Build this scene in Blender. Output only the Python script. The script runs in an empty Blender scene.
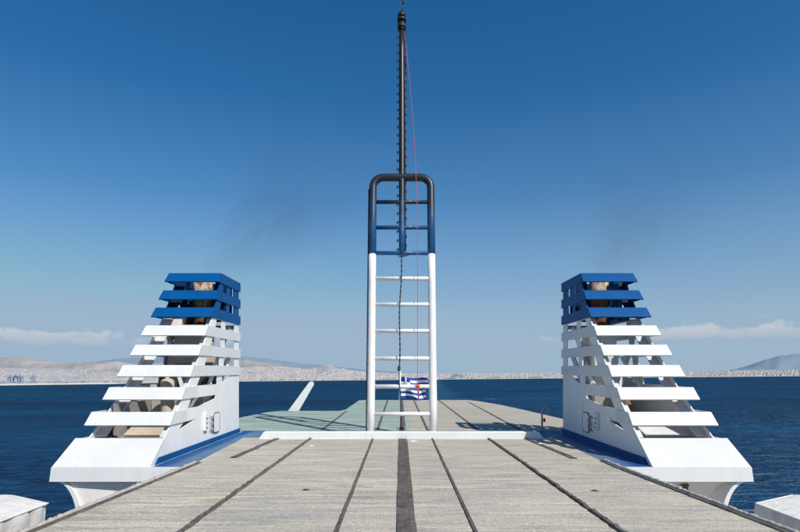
import bpy, bmesh, math, random
from mathutils import Vector, Matrix, noise
random.seed(11)
R = math.radians
sc = bpy.context.scene
COL = sc.collection
F = 554.0            # focal length in photo pixels
CAMZ = 2.0
def at(px, py, Y):   # photo pixel -> point at depth Y
    return Vector(((px-400)/F*Y, Y, CAMZ-(py-370)/F*Y))

# ------------------------------------------------------------------ builders
class MB:
    def __init__(s): s.v=[]; s.f=[]; s.sm=[]
    def add(s, vs, fs, smooth=False):
        o=len(s.v); s.v += [Vector(v) for v in vs]
        for f in fs: s.f.append([i+o for i in f]); s.sm.append(smooth)
        return s
    def box(s, a, b):
        x0,y0,z0=a; x1,y1,z1=b
        return s.add([(x0,y0,z0),(x1,y0,z0),(x1,y1,z0),(x0,y1,z0),(x0,y0,z1),(x1,y0,z1),(x1,y1,z1),(x0,y1,z1)],
              [(0,3,2,1),(4,5,6,7),(0,1,5,4),(1,2,6,5),(2,3,7,6),(3,0,4,7)])
    def plate(s, poly, off):
        off=Vector(off); n=len(poly); p=[Vector(q) for q in poly]
        return s.add(p+[q+off for q in p], [list(range(n))[::-1], list(range(n,2*n))]+[(i,(i+1)%n,(i+1)%n+n,i+n) for i in range(n)])
    def plate_holes(s, outer, holes, mapf, off):
        bm=bmesh.new(); edges=[]
        for lp in [outer]+holes:
            vs=[bm.verts.new((a,b,0)) for a,b in lp]
            for i in range(len(vs)): edges.append(bm.edges.new((vs[i],vs[(i+1)%len(vs)])))
        bmesh.ops.triangle_fill(bm, use_beauty=True, use_dissolve=False, edges=edges, normal=(0,0,1))
        bm.verts.index_update()
        pts=[v.co.copy() for v in bm.verts]; fs=[[v.index for v in f.verts] for f in bm.faces]
        n=len(pts); off=Vector(off)
        A=[Vector(mapf(p.x,p.y)) for p in pts]
        faces=[list(f) for f in fs]+[[i+n for i in f[::-1]] for f in fs]
        for e in bm.edges:
            if len(e.link_faces)==1:
                i,j=e.verts[0].index,e.verts[1].index; faces.append([i,j,j+n,i+n])
        bm.free()
        return s.add(A+[p+off for p in A], faces)
    def tube(s, pts, r, n=10, caps=True, smooth=True):
        pts=[Vector(p) for p in pts]; m=len(pts)
        rs = r if isinstance(r,(list,tuple)) else [r]*m
        T=[]
        for i in range(m):
            t=(pts[min(i+1,m-1)]-pts[max(i-1,0)]); T.append(t.normalized() if t.length>1e-9 else Vector((0,0,1)))
        up=Vector((0,0,1)) if abs(T[0].z)<.9 else Vector((0,1,0))
        nrm=(up-T[0]*up.dot(T[0])).normalized(); V=[]
        for i in range(m):
            nrm=(nrm-T[i]*nrm.dot(T[i])).normalized(); b=T[i].cross(nrm)
            for k in range(n):
                a=2*math.pi*k/n; V.append(pts[i]+(nrm*math.cos(a)+b*math.sin(a))*rs[i])
        Fs=[(i*n+k,i*n+(k+1)%n,(i+1)*n+(k+1)%n,(i+1)*n+k) for i in range(m-1) for k in range(n)]
        s.add(V,Fs,smooth)
        if caps: s.add([V[k] for k in range(n)],[list(range(n))[::-1]]); s.add([V[(m-1)*n+k] for k in range(n)],[list(range(n))])
        return s
    def sphere(s, c, r, n=12, sq=(1,1,1)):
        c=Vector(c); V=[]; m=n//2
        for i in range(m+1):
            th=math.pi*i/m
            for k in range(n):
                a=2*math.pi*k/n
                V.append(c+Vector((r*sq[0]*math.sin(th)*math.cos(a), r*sq[1]*math.sin(th)*math.sin(a), r*sq[2]*math.cos(th))))
        return s.add(V,[(i*n+k,i*n+(k+1)%n,(i+1)*n+(k+1)%n,(i+1)*n+k) for i in range(m) for k in range(n)],True)
    def build(s, name, mat, parent=None, bevel=0, seg=2, recalc=True, merge=True):
        org=Vector()
        p=parent
        while p is not None: org+=p.location; p=p.parent
        me=bpy.data.meshes.new(name)
        bm=bmesh.new()
        vs=[bm.verts.new(v-org) for v in s.v]
        for f,sm in zip(s.f,s.sm):
            if len(set(f))<3: continue
            try: fa=bm.faces.new([vs[i] for i in f]); fa.smooth=sm
            except ValueError: pass
        if merge: bmesh.ops.remove_doubles(bm, verts=bm.verts, dist=1e-5)
        if bevel:
            es=[e for e in bm.edges if len(e.link_faces)==2 and e.calc_face_angle(0)>.5]
            bmesh.ops.bevel(bm, geom=es, offset=bevel, segments=seg, affect='EDGES', profile=.5)
        if recalc: bmesh.ops.recalc_face_normals(bm, faces=bm.faces)
        bm.to_mesh(me); bm.free()
        o=bpy.data.objects.new(name, me); COL.objects.link(o)
        if mat: me.materials.append(mat)
        if parent is not None: o.parent=parent
        return o

def thing(name, label, cat, loc=(0,0,0), group=None):
    o=bpy.data.objects.new(name,None); COL.objects.link(o); o.location=loc; o.empty_display_size=.3
    o['label']=label; o['category']=cat
    if group: o['group']=group
    return o
def tag(o, label, cat, group=None, kind=None):
    o['label']=label; o['category']=cat
    if group: o['group']=group
    if kind: o['kind']=kind
    return o
def struct(o, label=None):
    o['kind']='structure'
    if label: o['label']=label
    return o
def children(o): return [c for c in bpy.data.objects if c.parent==o]
def copy_tree(o, parent=None):
    c=o.copy(); COL.objects.link(c)
    if parent: c.parent=parent
    for ch in children(o): copy_tree(ch,c)
    return c

# ------------------------------------------------------------------ materials
def newmat(name):
    m=bpy.data.materials.new(name); m.use_nodes=True
    nt=m.node_tree; b=nt.nodes['Principled BSDF']; return m,nt,b
def N(nt,t,**k):
    n=nt.nodes.new(t)
    for a,v in k.items(): setattr(n,a,v)
    return n
def mixc(nt,fac,a,b,mode='MIX'):
    n=N(nt,'ShaderNodeMix',data_type='RGBA',blend_type=mode)
    for sock,val in ((n.inputs[0],fac),(n.inputs[6],a),(n.inputs[7],b)):
        if hasattr(val,'is_output'): nt.links.new(val,sock)
        elif isinstance(val,(int,float)): sock.default_value=val
        else: sock.default_value=(*val,1) if len(val)==3 else val
    return n.outputs[2]
def ramp(nt,inp,stops):
    r=N(nt,'ShaderNodeValToRGB'); e=r.color_ramp.elements
    while len(e)<len(stops): e.new(.5)
    for i,(p,c) in enumerate(stops):
        e[i].position=p; e[i].color=(c,c,c,1) if isinstance(c,(int,float)) else (*c,1)
    nt.links.new(inp,r.inputs[0]); return r.outputs[0]
def coords(nt, kind='Object', scale=(1,1,1), rot=(0,0,0), loc=(0,0,0)):
    t=N(nt,'ShaderNodeTexCoord'); m=N(nt,'ShaderNodeMapping')
    m.inputs['Scale'].default_value=scale; m.inputs['Rotation'].default_value=rot; m.inputs['Location'].default_value=loc
    nt.links.new(t.outputs[kind],m.inputs[0]); return m.outputs[0]
def noisef(nt,vec,scale=5,detail=4,rough=.55,dist=0):
    n=N(nt,'ShaderNodeTexNoise'); n.inputs['Scale'].default_value=scale; n.inputs['Detail'].default_value=detail
    n.inputs['Roughness'].default_value=rough; n.inputs['Distortion'].default_value=dist
    nt.links.new(vec,n.inputs['Vector']); return n.outputs['Fac']
def math_(nt,op,a,b=None,c=None,clamp=False):
    n=N(nt,'ShaderNodeMath',operation=op); n.use_clamp=clamp
    for i,x in enumerate((a,b,c)):
        if x is None: continue
        if hasattr(x,'is_output'): nt.links.new(x,n.inputs[i])
        else: n.inputs[i].default_value=x
    return n.outputs[0]
def bump(nt,b,h,strength=.2,dist=.02):
    n=N(nt,'ShaderNodeBump'); n.inputs['Strength'].default_value=strength; n.inputs['Distance'].default_value=dist
    nt.links.new(h,n.inputs['Height']); nt.links.new(n.outputs[0],b.inputs['Normal'])
def setspec(b,v):
    b.inputs['Specular IOR Level'].default_value=v

def paint(name, col, rough=.4, dirt=(.33,.29,.24), amount=.25, streak=.35, spec=.35, rust=0.0):
    m,nt,b=newmat(name)
    v=coords(nt); vs=coords(nt,scale=(5,5,.5))
    big=noisef(nt,v,1.1,5,.6); st=noisef(nt,vs,2.2,5,.65)
    f1=ramp(nt,big,[(.45,0),(.8,amount)]); f2=ramp(nt,st,[(.5,0),(.82,streak)])
    f=math_(nt,'MAXIMUM',f1,f2)
    c=mixc(nt,f,col,dirt)
    fine=noisef(nt,v,14,3,.6)
    c=mixc(nt,ramp(nt,fine,[(.35,.10),(.65,0)]),c,tuple(x*.75 for x in col))
    if rust:
        rn=noisef(nt,coords(nt,scale=(3,3,1.1)),1.7,6,.7)
        c=mixc(nt,ramp(nt,rn,[(.66,0),(.78,rust)]),c,(.22,.09,.035))
    nt.links.new(c,b.inputs['Base Color'])
    b.inputs['Roughness'].default_value=rough; setspec(b,spec)
    bump(nt,b,noisef(nt,v,3.5,3,.5),.12,.03)
    return m
def plain(name,col,rough=.6,var=.25,scale=6,spec=.3,metal=0,bstr=.1):
    m,nt,b=newmat(name); v=coords(nt)
    n=noisef(nt,v,scale,5,.6)
    c=mixc(nt,n,tuple(x*(1-var) for x in col),tuple(min(1,x*(1+var)) for x in col))
    nt.links.new(c,b.inputs['Base Color']); b.inputs['Roughness'].default_value=rough; setspec(b,spec); b.inputs['Metallic'].default_value=metal
    bump(nt,b,n,bstr,.02); return m

M={}
M['white']=paint('white_paint',(.80,.80,.785),.45,amount=.20,streak=.24,rust=.12)
M['white_dirty']=paint('weathered_white_paint',(.72,.71,.68),.5,amount=.4,streak=.55,rust=.5)
M['casing']=paint('grey_casing_paint',(.40,.385,.355),.6,dirt=(.08,.07,.06),amount=.6,streak=.6,spec=.15)
M['rail']=paint('mast_white_paint',(.80,.79,.77),.45,dirt=(.36,.30,.24),amount=.35,streak=.55,rust=.35)
M['post']=paint('shadowed_post_paint',(.62,.62,.61),.6,amount=.4,streak=.5)  # the posts' shade put into the colour as a darker grey
M['slat']=paint('slat_white_paint',(.70,.70,.69),.45,amount=.22,streak=.3,rust=.15)  # same white as the walls, painted darker to offset stronger sun
M['support']=paint('support_white_paint',(.80,.78,.74),.5,amount=.2,streak=.3)
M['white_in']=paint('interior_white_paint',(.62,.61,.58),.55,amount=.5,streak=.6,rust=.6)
M['blue']=paint('blue_paint',(.0004,.082,.262),.5,dirt=(.002,.035,.12),amount=.4,streak=.4,spec=.15)
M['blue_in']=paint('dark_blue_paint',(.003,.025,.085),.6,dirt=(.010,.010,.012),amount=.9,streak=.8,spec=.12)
M['beige']=paint('beige_lagging',(.52,.45,.36),.7,dirt=(.16,.12,.08),amount=.5,streak=.5,spec=.15,rust=.4)
M['galv']=plain('galvanised_steel',(.42,.42,.42),.55,.2)
M['dark']=plain('dark_steel',(.05,.048,.045),.6,.4)
M['black']=plain('black_rubber',(.018,.018,.02),.5,.3,spec=.4)
M['grey']=plain('grey_steel',(.27,.27,.27),.5,.3)
M['rust']=paint('rusty_steel',(.26,.13,.065),.85,dirt=(.05,.03,.02),amount=.7,streak=.7,spec=.1)
M['orange']=plain('orange_plastic',(.75,.10,.02),.45,.1)
M['red']=plain('red_rope',(.42,.10,.10),.8,.2,40)
M['redpaint']=plain('red_paint',(.5,.03,.02),.5,.1)

def exhaust_mat():
    m,nt,b=newmat('sooty_exhaust_lagging'); v=coords(nt)
    t=N(nt,'ShaderNodeTexCoord'); sx=N(nt,'ShaderNodeSeparateXYZ'); nt.links.new(t.outputs['Object'],sx.inputs[0])
    n=noisef(nt,v,3.2,6,.7)
    c=ramp(nt,n,[(.32,(.05,.03,.02)),(.45,(.25,.15,.08)),(.56,(.5,.42,.31)),(.75,(.62,.55,.43))])
    z=math_(nt,'ADD',sx.outputs[2],math_(nt,'MULTIPLY',n,1.6))
    c=mixc(nt,ramp(nt,math_(nt,'DIVIDE',z,6.0),[(.60,0),(.66,1),(.78,1),(.86,0)]),c,(.17,.075,.035)); c=mixc(nt,ramp(nt,math_(nt,'DIVIDE',z,6.0),[(.55,1),(.63,0)]),c,(.42,.38,.32))
    nt.links.new(c,b.inputs['Base Color']); b.inputs['Roughness'].default_value=.9; setspec(b,.1)
    bump(nt,b,n,.5,.05); return m
M['exhaust']=exhaust_mat()

def deck_mat(name, green=False):
    m,nt,b=newmat(name)
    v=coords(nt)
    sx=N(nt,'ShaderNodeSeparateXYZ'); nt.links.new(v,sx.inputs[0])
    rows=noisef(nt,coords(nt,scale=(.22,2.6,1)),1.0,6,.62,.3)      # rows across the deck
    rows2=noisef(nt,coords(nt,scale=(.8,7.5,1)),1.0,5,.62)
    patch=noisef(nt,coords(nt,scale=(.35,1.1,1)),.8,5,.6)
    speck=noisef(nt,coords(nt,scale=(1.15,.9,1)),40,4,.75); speck2=noisef(nt,v,120,3,.75)
    c=mixc(nt,ramp(nt,rows,[(.3,0),(.7,1)]),(.52,.465,.35),(.78,.70,.535))
    c=mixc(nt,ramp(nt,rows2,[(.40,.9),(.55,0)]),c,(.31,.29,.25))
    wear=math_(nt,'MULTIPLY',ramp(nt,patch,[(.46,0),(.66,.85)]),ramp(nt,rows2,[(.38,.25),(.62,1)]))
    c=mixc(nt,wear,c,(.36,.37,.375))
    worn=noisef(nt,coords(nt,scale=(.55,3.2,1),loc=(7,3,0)),1.6,6,.7)
    c=mixc(nt,ramp(nt,worn,[(.56,0),(.64,.8)]),c,(.17,.18,.195))
    # faint lap lines of the laid sheets across the deck
    w=N(nt,'ShaderNodeTexWave',wave_type='BANDS',bands_direction='Y',wave_profile='SAW'); nt.links.new(v,w.inputs[0])
    w.inputs['Scale'].default_value=.36; w.inputs['Distortion'].default_value=.5; w.inputs['Detail'].default_value=2; w.inputs['Detail Scale'].default_value=.6
    lap=math_(nt,'MULTIPLY',ramp(nt,w.outputs['Fac'],[(.0,.85),(.045,.0)]),ramp(nt,patch,[(.35,0),(.6,1)]))
    c=mixc(nt,lap,c,(.15,.14,.13))
    warm=noisef(nt,coords(nt,scale=(.15,.5,1),loc=(3,9,0)),1,3,.5)
    c=mixc(nt,ramp(nt,warm,[(.42,0),(.72,.35)]),c,(.66,.58,.47))
    s=math_(nt,'MULTIPLY',speck,speck2)
    c=mixc(nt,ramp(nt,s,[(.18,.8),(.26,0)]),c,(.17,.155,.135))
    c=mixc(nt,ramp(nt,speck,[(.54,0),(.64,.6)]),c,(.84,.78,.655))
    gr=noisef(nt,coords(nt,scale=(1.0,1.6,1),loc=(11,2,0)),13,4,.7)
    c=mixc(nt,ramp(nt,gr,[(.36,.6),(.48,0)]),c,(.30,.27,.215)); c=mixc(nt,ramp(nt,gr,[(.54,0),(.66,.5)]),c,(.80,.74,.61))
    # each sheet between two joints has weathered a little differently
    pn=N(nt,'ShaderNodeCombineXYZ'); nt.links.new(math_(nt,'FLOOR',math_(nt,'ADD',math_(nt,'DIVIDE',sx.outputs[0],1.73),.46)),pn.inputs[0])
    nt.links.new(math_(nt,'FLOOR',math_(nt,'DIVIDE',sx.outputs[1],2.9)),pn.inputs[1])
    wn=N(nt,'ShaderNodeTexWhiteNoise',noise_dimensions='2D'); nt.links.new(pn.outputs[0],wn.inputs['Vector'])
    c=mixc(nt,math_(nt,'MULTIPLY',wn.outputs['Value'],.22),c,(.34,.325,.29))
    stn=noisef(nt,coords(nt,scale=(.8,1.1,1),loc=(2,5,0)),1.1,6,.72)
    c=mixc(nt,ramp(nt,stn,[(.60,0),(.70,.45)]),c,(.24,.215,.17))
    # big lived-in stains toward the aft end
    c=mixc(nt,ramp(nt,math_(nt,'ADD',math_(nt,'DIVIDE',sx.outputs[1],30),math_(nt,'MULTIPLY',patch,.3)),[(.46,0),(.75,.28)]),c,(.33,.30,.25))
    if green:
        gn=noisef(nt,coords(nt,scale=(.5,1.4,1)),1.2,5,.6)
        gx=math_(nt,'ADD',math_(nt,'MULTIPLY',sx.outputs[0],-1.0),math_(nt,'MULTIPLY',math_(nt,'SUBTRACT',gn,.5),1.0))
        g=ramp(nt,math_(nt,'ADD',gx,.75),[(.25,0),(.65,.78)])
        gc=mixc(nt,ramp(nt,gn,[(.35,0),(.65,1)]),(.17,.28,.245),(.34,.44,.385))
        c=mixc(nt,g,c,gc)
    nt.links.new(c,b.inputs['Base Color']); b.inputs['Roughness'].default_value=.85; setspec(b,.2)
    h=math_(nt,'ADD',math_(nt,'MULTIPLY',speck,.6),math_(nt,'ADD',math_(nt,'MULTIPLY',speck2,.5),rows2))
    bump(nt,b,h,.45,.012)
    return m
M['deck']=deck_mat('deck_covering'); M['aft']=deck_mat('aft_deck_covering',True)
def strip_mat():
    m,nt,b=newmat('joint_strip_mastic'); v=coords(nt)
    n=noisef(nt,v,9,5,.65); n2=noisef(nt,v,55,3,.7); n3=noisef(nt,coords(nt,scale=(1,.5,1)),2,4,.6)
    c=ramp(nt,n,[(.3,(.055,.047,.042)),(.5,(.115,.098,.086)),(.72,(.19,.165,.145))])
    c=mixc(nt,ramp(nt,n2,[(.3,.5),(.55,0)]),c,(.04,.036,.034))
    c=mixc(nt,ramp(nt,n3,[(.5,0),(.75,.5)]),c,(.22,.2,.18))
    nt.links.new(c,b.inputs['Base Color']); b.inputs['Roughness'].default_value=.85; setspec(b,.2)
    bump(nt,b,math_(nt,'ADD',n,n2),.5,.012); return m
M['strip']=strip_mat()
M['grout']=plain('pale_sealant',(.40,.375,.335),.85,.35,12,.2,0,.4)
def canvas_mat():
    m,nt,b=newmat('white_canvas'); v=coords(nt)
    n=noisef(nt,coords(nt,scale=(1,2.6,.7)),2.3,5,.6,1.0); st=noisef(nt,coords(nt,scale=(3,3,.7)),2,5,.6)
    c=mixc(nt,ramp(nt,st,[(.45,0),(.75,.5)]),(.74,.72,.67),(.42,.37,.30))
    nt.links.new(c,b.inputs['Base Color']); b.inputs['Roughness'].default_value=.8; setspec(b,.15)
    bump(nt,b,math_(nt,'ADD',n,math_(nt,'MULTIPLY',noisef(nt,v,7,4,.6,.6),.5)),.35,.06); return m
M['canvas']=canvas_mat()
def walkway_mat():
    m,nt,b=newmat('blue_walkway_paint'); v=coords(nt)
    n=noisef(nt,v,1.6,6,.65); n2=noisef(nt,coords(nt,scale=(2,.5,1)),2.3,5,.65)
    c=mixc(nt,ramp(nt,n,[(.4,0),(.7,.8)]),(.004,.065,.21),(.010,.115,.30))
    c=mixc(nt,ramp(nt,n2,[(.52,0),(.72,.5)]),c,(.13,.17,.21))
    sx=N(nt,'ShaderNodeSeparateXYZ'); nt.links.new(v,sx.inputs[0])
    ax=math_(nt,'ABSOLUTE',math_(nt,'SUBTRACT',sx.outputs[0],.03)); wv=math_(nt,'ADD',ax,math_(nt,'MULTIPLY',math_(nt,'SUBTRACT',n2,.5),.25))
    worn=math_(nt,'MULTIPLY',ramp(nt,math_(nt,'SUBTRACT',wv,4.3),[(.45,1),(.62,0)]),ramp(nt,n,[(.25,.35),(.6,.8)]))  # paler wear by the deck; darker band along the wall includes painted shadow
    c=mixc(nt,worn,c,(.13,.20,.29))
    nt.links.new(c,b.inputs['Base Color']); b.inputs['Roughness'].default_value=.6; setspec(b,.2)
    bump(nt,b,n2,.15,.02); return m
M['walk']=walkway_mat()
def mast_mat():   # blue lower, sooty black towards the top
    m,nt,b=newmat('sooted_blue_paint'); v=coords(nt)
    sx=N(nt,'ShaderNodeSeparateXYZ'); nt.links.new(v,sx.inputs[0])
    n=noisef(nt,v,2.5,5,.6)
    z=math_(nt,'ADD',math_(nt,'DIVIDE',sx.outputs[2],10),math_(nt,'MULTIPLY',math_(nt,'SUBTRACT',n,.5),.28))
    c=ramp(nt,z,[(.56,(.015,.12,.33)),(.66,(.018,.075,.17)),(.76,(.022,.03,.045)),(.85,(.016,.017,.02))])
    nt.links.new(c,b.inputs['Base Color']); b.inputs['Roughness'].default_value=.4; setspec(b,.4)
    bump(nt,b,n,.12,.02); return m
M['mast']=mast_mat()

def flag_mat():
    m,nt,b=newmat('striped_flag_cloth')
    t=N(nt,'ShaderNodeTexCoord'); sx=N(nt,'ShaderNodeSeparateXYZ'); nt.links.new(t.outputs['UV'],sx.inputs[0])
    u,vv=sx.outputs[0],sx.outputs[1]
    row=math_(nt,'FLOOR',math_(nt,'MULTIPLY',math_(nt,'SUBTRACT',1.0,vv),9.0))
    white=math_(nt,'MODULO',row,2.0)
    # canton: square of five stripes with a white cross
    incan=math_(nt,'MULTIPLY',math_(nt,'LESS_THAN',u,10/27),math_(nt,'GREATER_THAN',vv,4/9))
    cu=math_(nt,'ABSOLUTE',math_(nt,'SUBTRACT',u,5/27)); cv=math_(nt,'ABSOLUTE',math_(nt,'SUBTRACT',vv,6.5/9))
    cross=math_(nt,'MAXIMUM',math_(nt,'LESS_THAN',cu,1/27),math_(nt,'LESS_THAN',cv,.5/9))
    w=math_(nt,'ADD',math_(nt,'MULTIPLY',incan,cross),math_(nt,'MULTIPLY',math_(nt,'SUBTRACT',1.0,incan),white))
    c=mixc(nt,w,(.018,.06,.34),(.78,.78,.80))
    nt.links.new(c,b.inputs['Base Color']); b.inputs['Roughness'].default_value=.8; setspec(b,.1); return m
M['flag']=flag_mat()

# ------------------------------------------------------------------ sea frame (the ship heels and trims slightly)
HEEL=Matrix.Rotation(-.0085,4,'Y') @ Matrix.Rotation(-.01336,4,'X')
SEAZ=-20.0
def sea_mat():
    m,nt,b=newmat('sea_water')
    v=coords(nt); sx=N(nt,'ShaderNodeSeparateXYZ'); nt.links.new(v,sx.inputs[0])
    X,Y=sx.outputs[0],sx.outputs[1]
    w1=noisef(nt,coords(nt,scale=(.19,.34,1),rot=(0,0,.22)),1,5,.62,.5)
    w2=noisef(nt,coords(nt,scale=(.05,.09,1),rot=(0,0,-.15)),1,4,.55,.3)
    w3=noisef(nt,coords(nt,scale=(.6,.9,1)),1,4,.6,.3)
    sw=noisef(nt,coords(nt,scale=(.0013,.006,1)),1,4,.55)
    c=mixc(nt,ramp(nt,w1,[(.41,0),(.60,1)]),SEA_D,SEA_L)  # crest light and trough shade put into the water colour
    c=mixc(nt,ramp(nt,w2,[(.35,.55),(.65,0)]),c,tuple(x*.55 for x in SEA_D))
    c=mixc(nt,ramp(nt,sw,[(.42,.0),(.62,.55)]),c,SEA_L); c=mixc(nt,ramp(nt,noisef(nt,coords(nt,scale=(.004,.011,1),loc=(3,1,0)),1,4,.6),[(.36,.5),(.55,0)]),c,tuple(x*.6 for x in SEA_D))
    # turning wake trailing aft
    yn=math_(nt,'DIVIDE',Y,1000.0)
    right=math_(nt,'ADD',34.0,math_(nt,'MULTIPLY',yn,66.0))
    left=math_(nt,'ADD',-8.0,math_(nt,'MULTIPLY',yn,26.0))
    wn=math_(nt,'MULTIPLY',math_(nt,'SUBTRACT',w2,.5),26.0)
    inside=math_(nt,'MULTIPLY',math_(nt,'SMOOTH_MIN',1.0,math_(nt,'MAXIMUM',0.0,math_(nt,'DIVIDE',math_(nt,'ADD',math_(nt,'SUBTRACT',right,X),wn),22.0)),.1),
             math_(nt,'SMOOTH_MIN',1.0,math_(nt,'MAXIMUM',0.0,math_(nt,'DIVIDE',math_(nt,'ADD',math_(nt,'SUBTRACT',X,left),wn),25.0)),.1))
    inside=math_(nt,'MULTIPLY',inside,math_(nt,'GREATER_THAN',Y,30.0),clamp=True)
    c=mixc(nt,math_(nt,'MULTIPLY',inside,.5),c,SEA_W)
    # scattered breaking crests
    f=math_(nt,'MULTIPLY',ramp(nt,noisef(nt,coords(nt,scale=(.028,.09,1),loc=(5.2,1.3,0)),1,3,.5),[(.715,0),(.735,1)]),ramp(nt,w3,[(.5,0),(.6,1)]))
    c=mixc(nt,f,c,(.62,.66,.70))
    h=math_(nt,'ADD',math_(nt,'MULTIPLY',w1,1.5),math_(nt,'ADD',math_(nt,'MULTIPLY',w2,3.0),math_(nt,'MULTIPLY',w3,.35)))
    bn=N(nt,'ShaderNodeBump'); bn.inputs['Strength'].default_value=1.0; bn.inputs['Distance'].default_value=1.3; nt.links.new(h,bn.inputs['Height'])
    df=N(nt,'ShaderNodeBsdfDiffuse'); gl=N(nt,'ShaderNodeBsdfGlossy'); mx=N(nt,'ShaderNodeMixShader')
    gl.inputs['Roughness'].default_value=.38; mx.inputs[0].default_value=SEA_SPEC
    nt.links.new(c,df.inputs[0]); nt.links.new(bn.outputs[0],df.inputs['Normal']); nt.links.new(bn.outputs[0],gl.inputs['Normal'])
    nt.links.new(df.outputs[0],mx.inputs[1]); nt.links.new(gl.outputs[0],mx.inputs[2])
    nt.links.new(mx.outputs[0],nt.nodes['Material Output'].inputs[0]); nt.nodes.remove(b)
    return m
SEA_D=(.0005,.019,.056); SEA_L=(.003,.072,.165); SEA_W=(.016,.105,.185); SEA_SPEC=.075
M['sea']=sea_mat()

def place(o, p=(0,0,0)):   # put an object built in sea coordinates into the ship's frame
    o.matrix_world = HEEL @ Matrix.Translation(Vector(p))
    return o

# ------------------------------------------------------------------ funnels
SLATS=[(12.68,1.04,'w'),(13.34,1.585,'w'),(13.90,2.125,'w'),(14.44,2.66,'w'),(14.92,3.20,'w'),(15.38,3.735,'b'),(15.74,4.265,'b'),(16.0,4.80,'b')]
DZ,DY=.28,.25
AFT=17.84
def build_funnel(side, label):
    L = side<0
    def mx(x): return x if L else .06-x
    Xi=-5.16
    def Xo(z): return -7.17+z*.104
    root=thing('funnel',label,'funnel',(mx(-6.15),14.6,0),'blue topped ship funnels')
    s=1 if L else -1                       # +x direction of "inboard"
    # slats
    for (Yt,Zt,c) in SLATS:
        Yb,Zb=Yt-DY,Zt-DZ
        top = Zt>4.7
        mb=MB()
        mb.plate([(mx(Xi),Yb,Zb),(mx(Xi),Yt,Zt),(mx(Xo(Zt)),Yt,Zt),(mx(Xo(Zb)),Yb,Zb)],(0,.024,-.02))
        end = 17.93 if Zt>1.7 else Yt+.75
        d=.035
        mb.plate([(mx(Xi),Yb+d,Zb),(mx(Xi),Yt+d,Zt),(mx(Xi),end,Zt),(mx(Xi),end,Zb)],(-.028*s,0,0))
        mb.plate([(mx(Xo(Zb)),Yb+d,Zb),(mx(Xo(Zt)),Yt+d,Zt),(mx(Xo(Zt)),end,Zt),(mx(Xo(Zb)),end,Zb)],(.028*s,0,0))
        if Zt>3.4:
            pass
        mb.build('slat',M['blue'] if c=='b' else M['slat'],root)
        # small clips holding the slat to the posts
    # side walls with their openings
    def front(z):
        pts=[(0,11.52)]+[(zz-DZ/2,yy-DY/2+.19) for yy,zz,_ in SLATS]+[(4.8,16.16)]
        for (a,b),(c,d) in zip(pts,pts[1:]):
            if z<=c: return b+(d-b)*(z-a)/(c-a)
        return pts[-1][1]
    low=[[(12.95,.577),(13.3,.745),(14.15,.765)],
         [(13.55,1.06),(13.78,1.30),(15.62,1.30),(15.6,1.21),(14.3,1.06)],
         [(14.15,1.60),(14.4,1.83),(15.75,1.83),(15.75,1.60)],
         [(16.15,1.60),(16.15,1.83),(17.1,1.83)],
         [(14.7,2.10),(14.95,2.40),(15.95,2.40),(15.95,2.10)],[(16.3,2.10),(16.3,2.40),(17.42,2.40),(17.42,2.10)],
         [(15.15,2.64),(15.4,2.94),(16.1,2.94),(16.1,2.64)],[(16.42,2.64),(16.42,2.94),(17.42,2.94),(17.42,2.64)],
         [(15.55,3.18),(15.7,3.44),(16.15,3.44),(16.15,3.18)],[(16.47,3.18),(16.47,3.44),(17.42,3.44),(17.42,3.18)]]
    high=[[(15.95,3.70),(16.12,4.03),(16.6,4.03),(16.6,3.70)],[(16.86,3.70),(16.86,4.03),(17.32,4.03),(17.32,3.70)],
          [(16.22,4.23),(16.32,4.56),(16.66,4.56),(16.66,4.23)],[(16.96,4.23),(16.96,4.56),(17.3,4.56),(17.3,4.23)]]
    zs=[0,.36,.9,1.45,1.98,2.52,3.06,3.452]
    outL=[(front(z),z) for z in zs]+[(AFT,3.452),(AFT,0)]
    outH=[(front(z),z) for z in (3.456,3.6,4.1,4.6,4.77)]+[(AFT,4.77),(AFT,3.456)]
    for mapf,off in ((lambda y,z:(mx(Xi-.03),y,z),-.03*s),(lambda y,z:(mx(Xo(z)+.12),y,z),.03*s)):
        outer=off*s>0
        oL=[(y+.28,z) for y,z in outL[:-2]]+outL[-2:] if outer else outL
        oH=[(y+.2,z) for y,z in outH[:-2]]+outH[-2:] if outer else outH
        w=MB().plate_holes(oL,low if not outer else [[(max(y,min(y+.35,15.4)) if i<2 and y<15.6 else y,z) for i,(y,z) in enumerate(h)] for h in low[2:]],mapf,(off,0,0)).build('side_wall',M['white'],root)
        MB().plate_holes(oH,[[(y+.12,z) for y,z in h] for h in high] if outer else high,mapf,(off,0,0)).build('side_wall',M['blue'],root)
    # front corner posts (flanges just behind the slats)
    for (x0f,x1f,back) in ((lambda z:Xi-.062,lambda z:Xi-.20,.12),(lambda z:Xo(z)+.152,lambda z:Xo(z)+.40,.46)):
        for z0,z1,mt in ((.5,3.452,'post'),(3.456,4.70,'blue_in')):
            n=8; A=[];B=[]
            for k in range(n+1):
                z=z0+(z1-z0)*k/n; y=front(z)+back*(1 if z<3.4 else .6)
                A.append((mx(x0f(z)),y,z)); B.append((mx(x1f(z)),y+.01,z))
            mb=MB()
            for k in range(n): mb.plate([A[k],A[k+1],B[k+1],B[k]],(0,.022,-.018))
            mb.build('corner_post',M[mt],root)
    # apron: sloping panel, vertical fascia, platform
    mb=MB()
    mb.plate([(mx(-5.15),11.42,0),(mx(-5.15),12.12,.51),(mx(-7.10),12.12,.51),(mx(-7.18),11.42,0)],(0,.02,-.028))
    mb.build('apron',M['slat'],root)
    mb=MB()
    mb.plate([(mx(-7.18),11.40,-.004),(mx(-4.37),11.40,-.004),(mx(-4.37),11.40,-.30),(mx(-7.22),11.40,-.30)],(0,.05,0))
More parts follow.
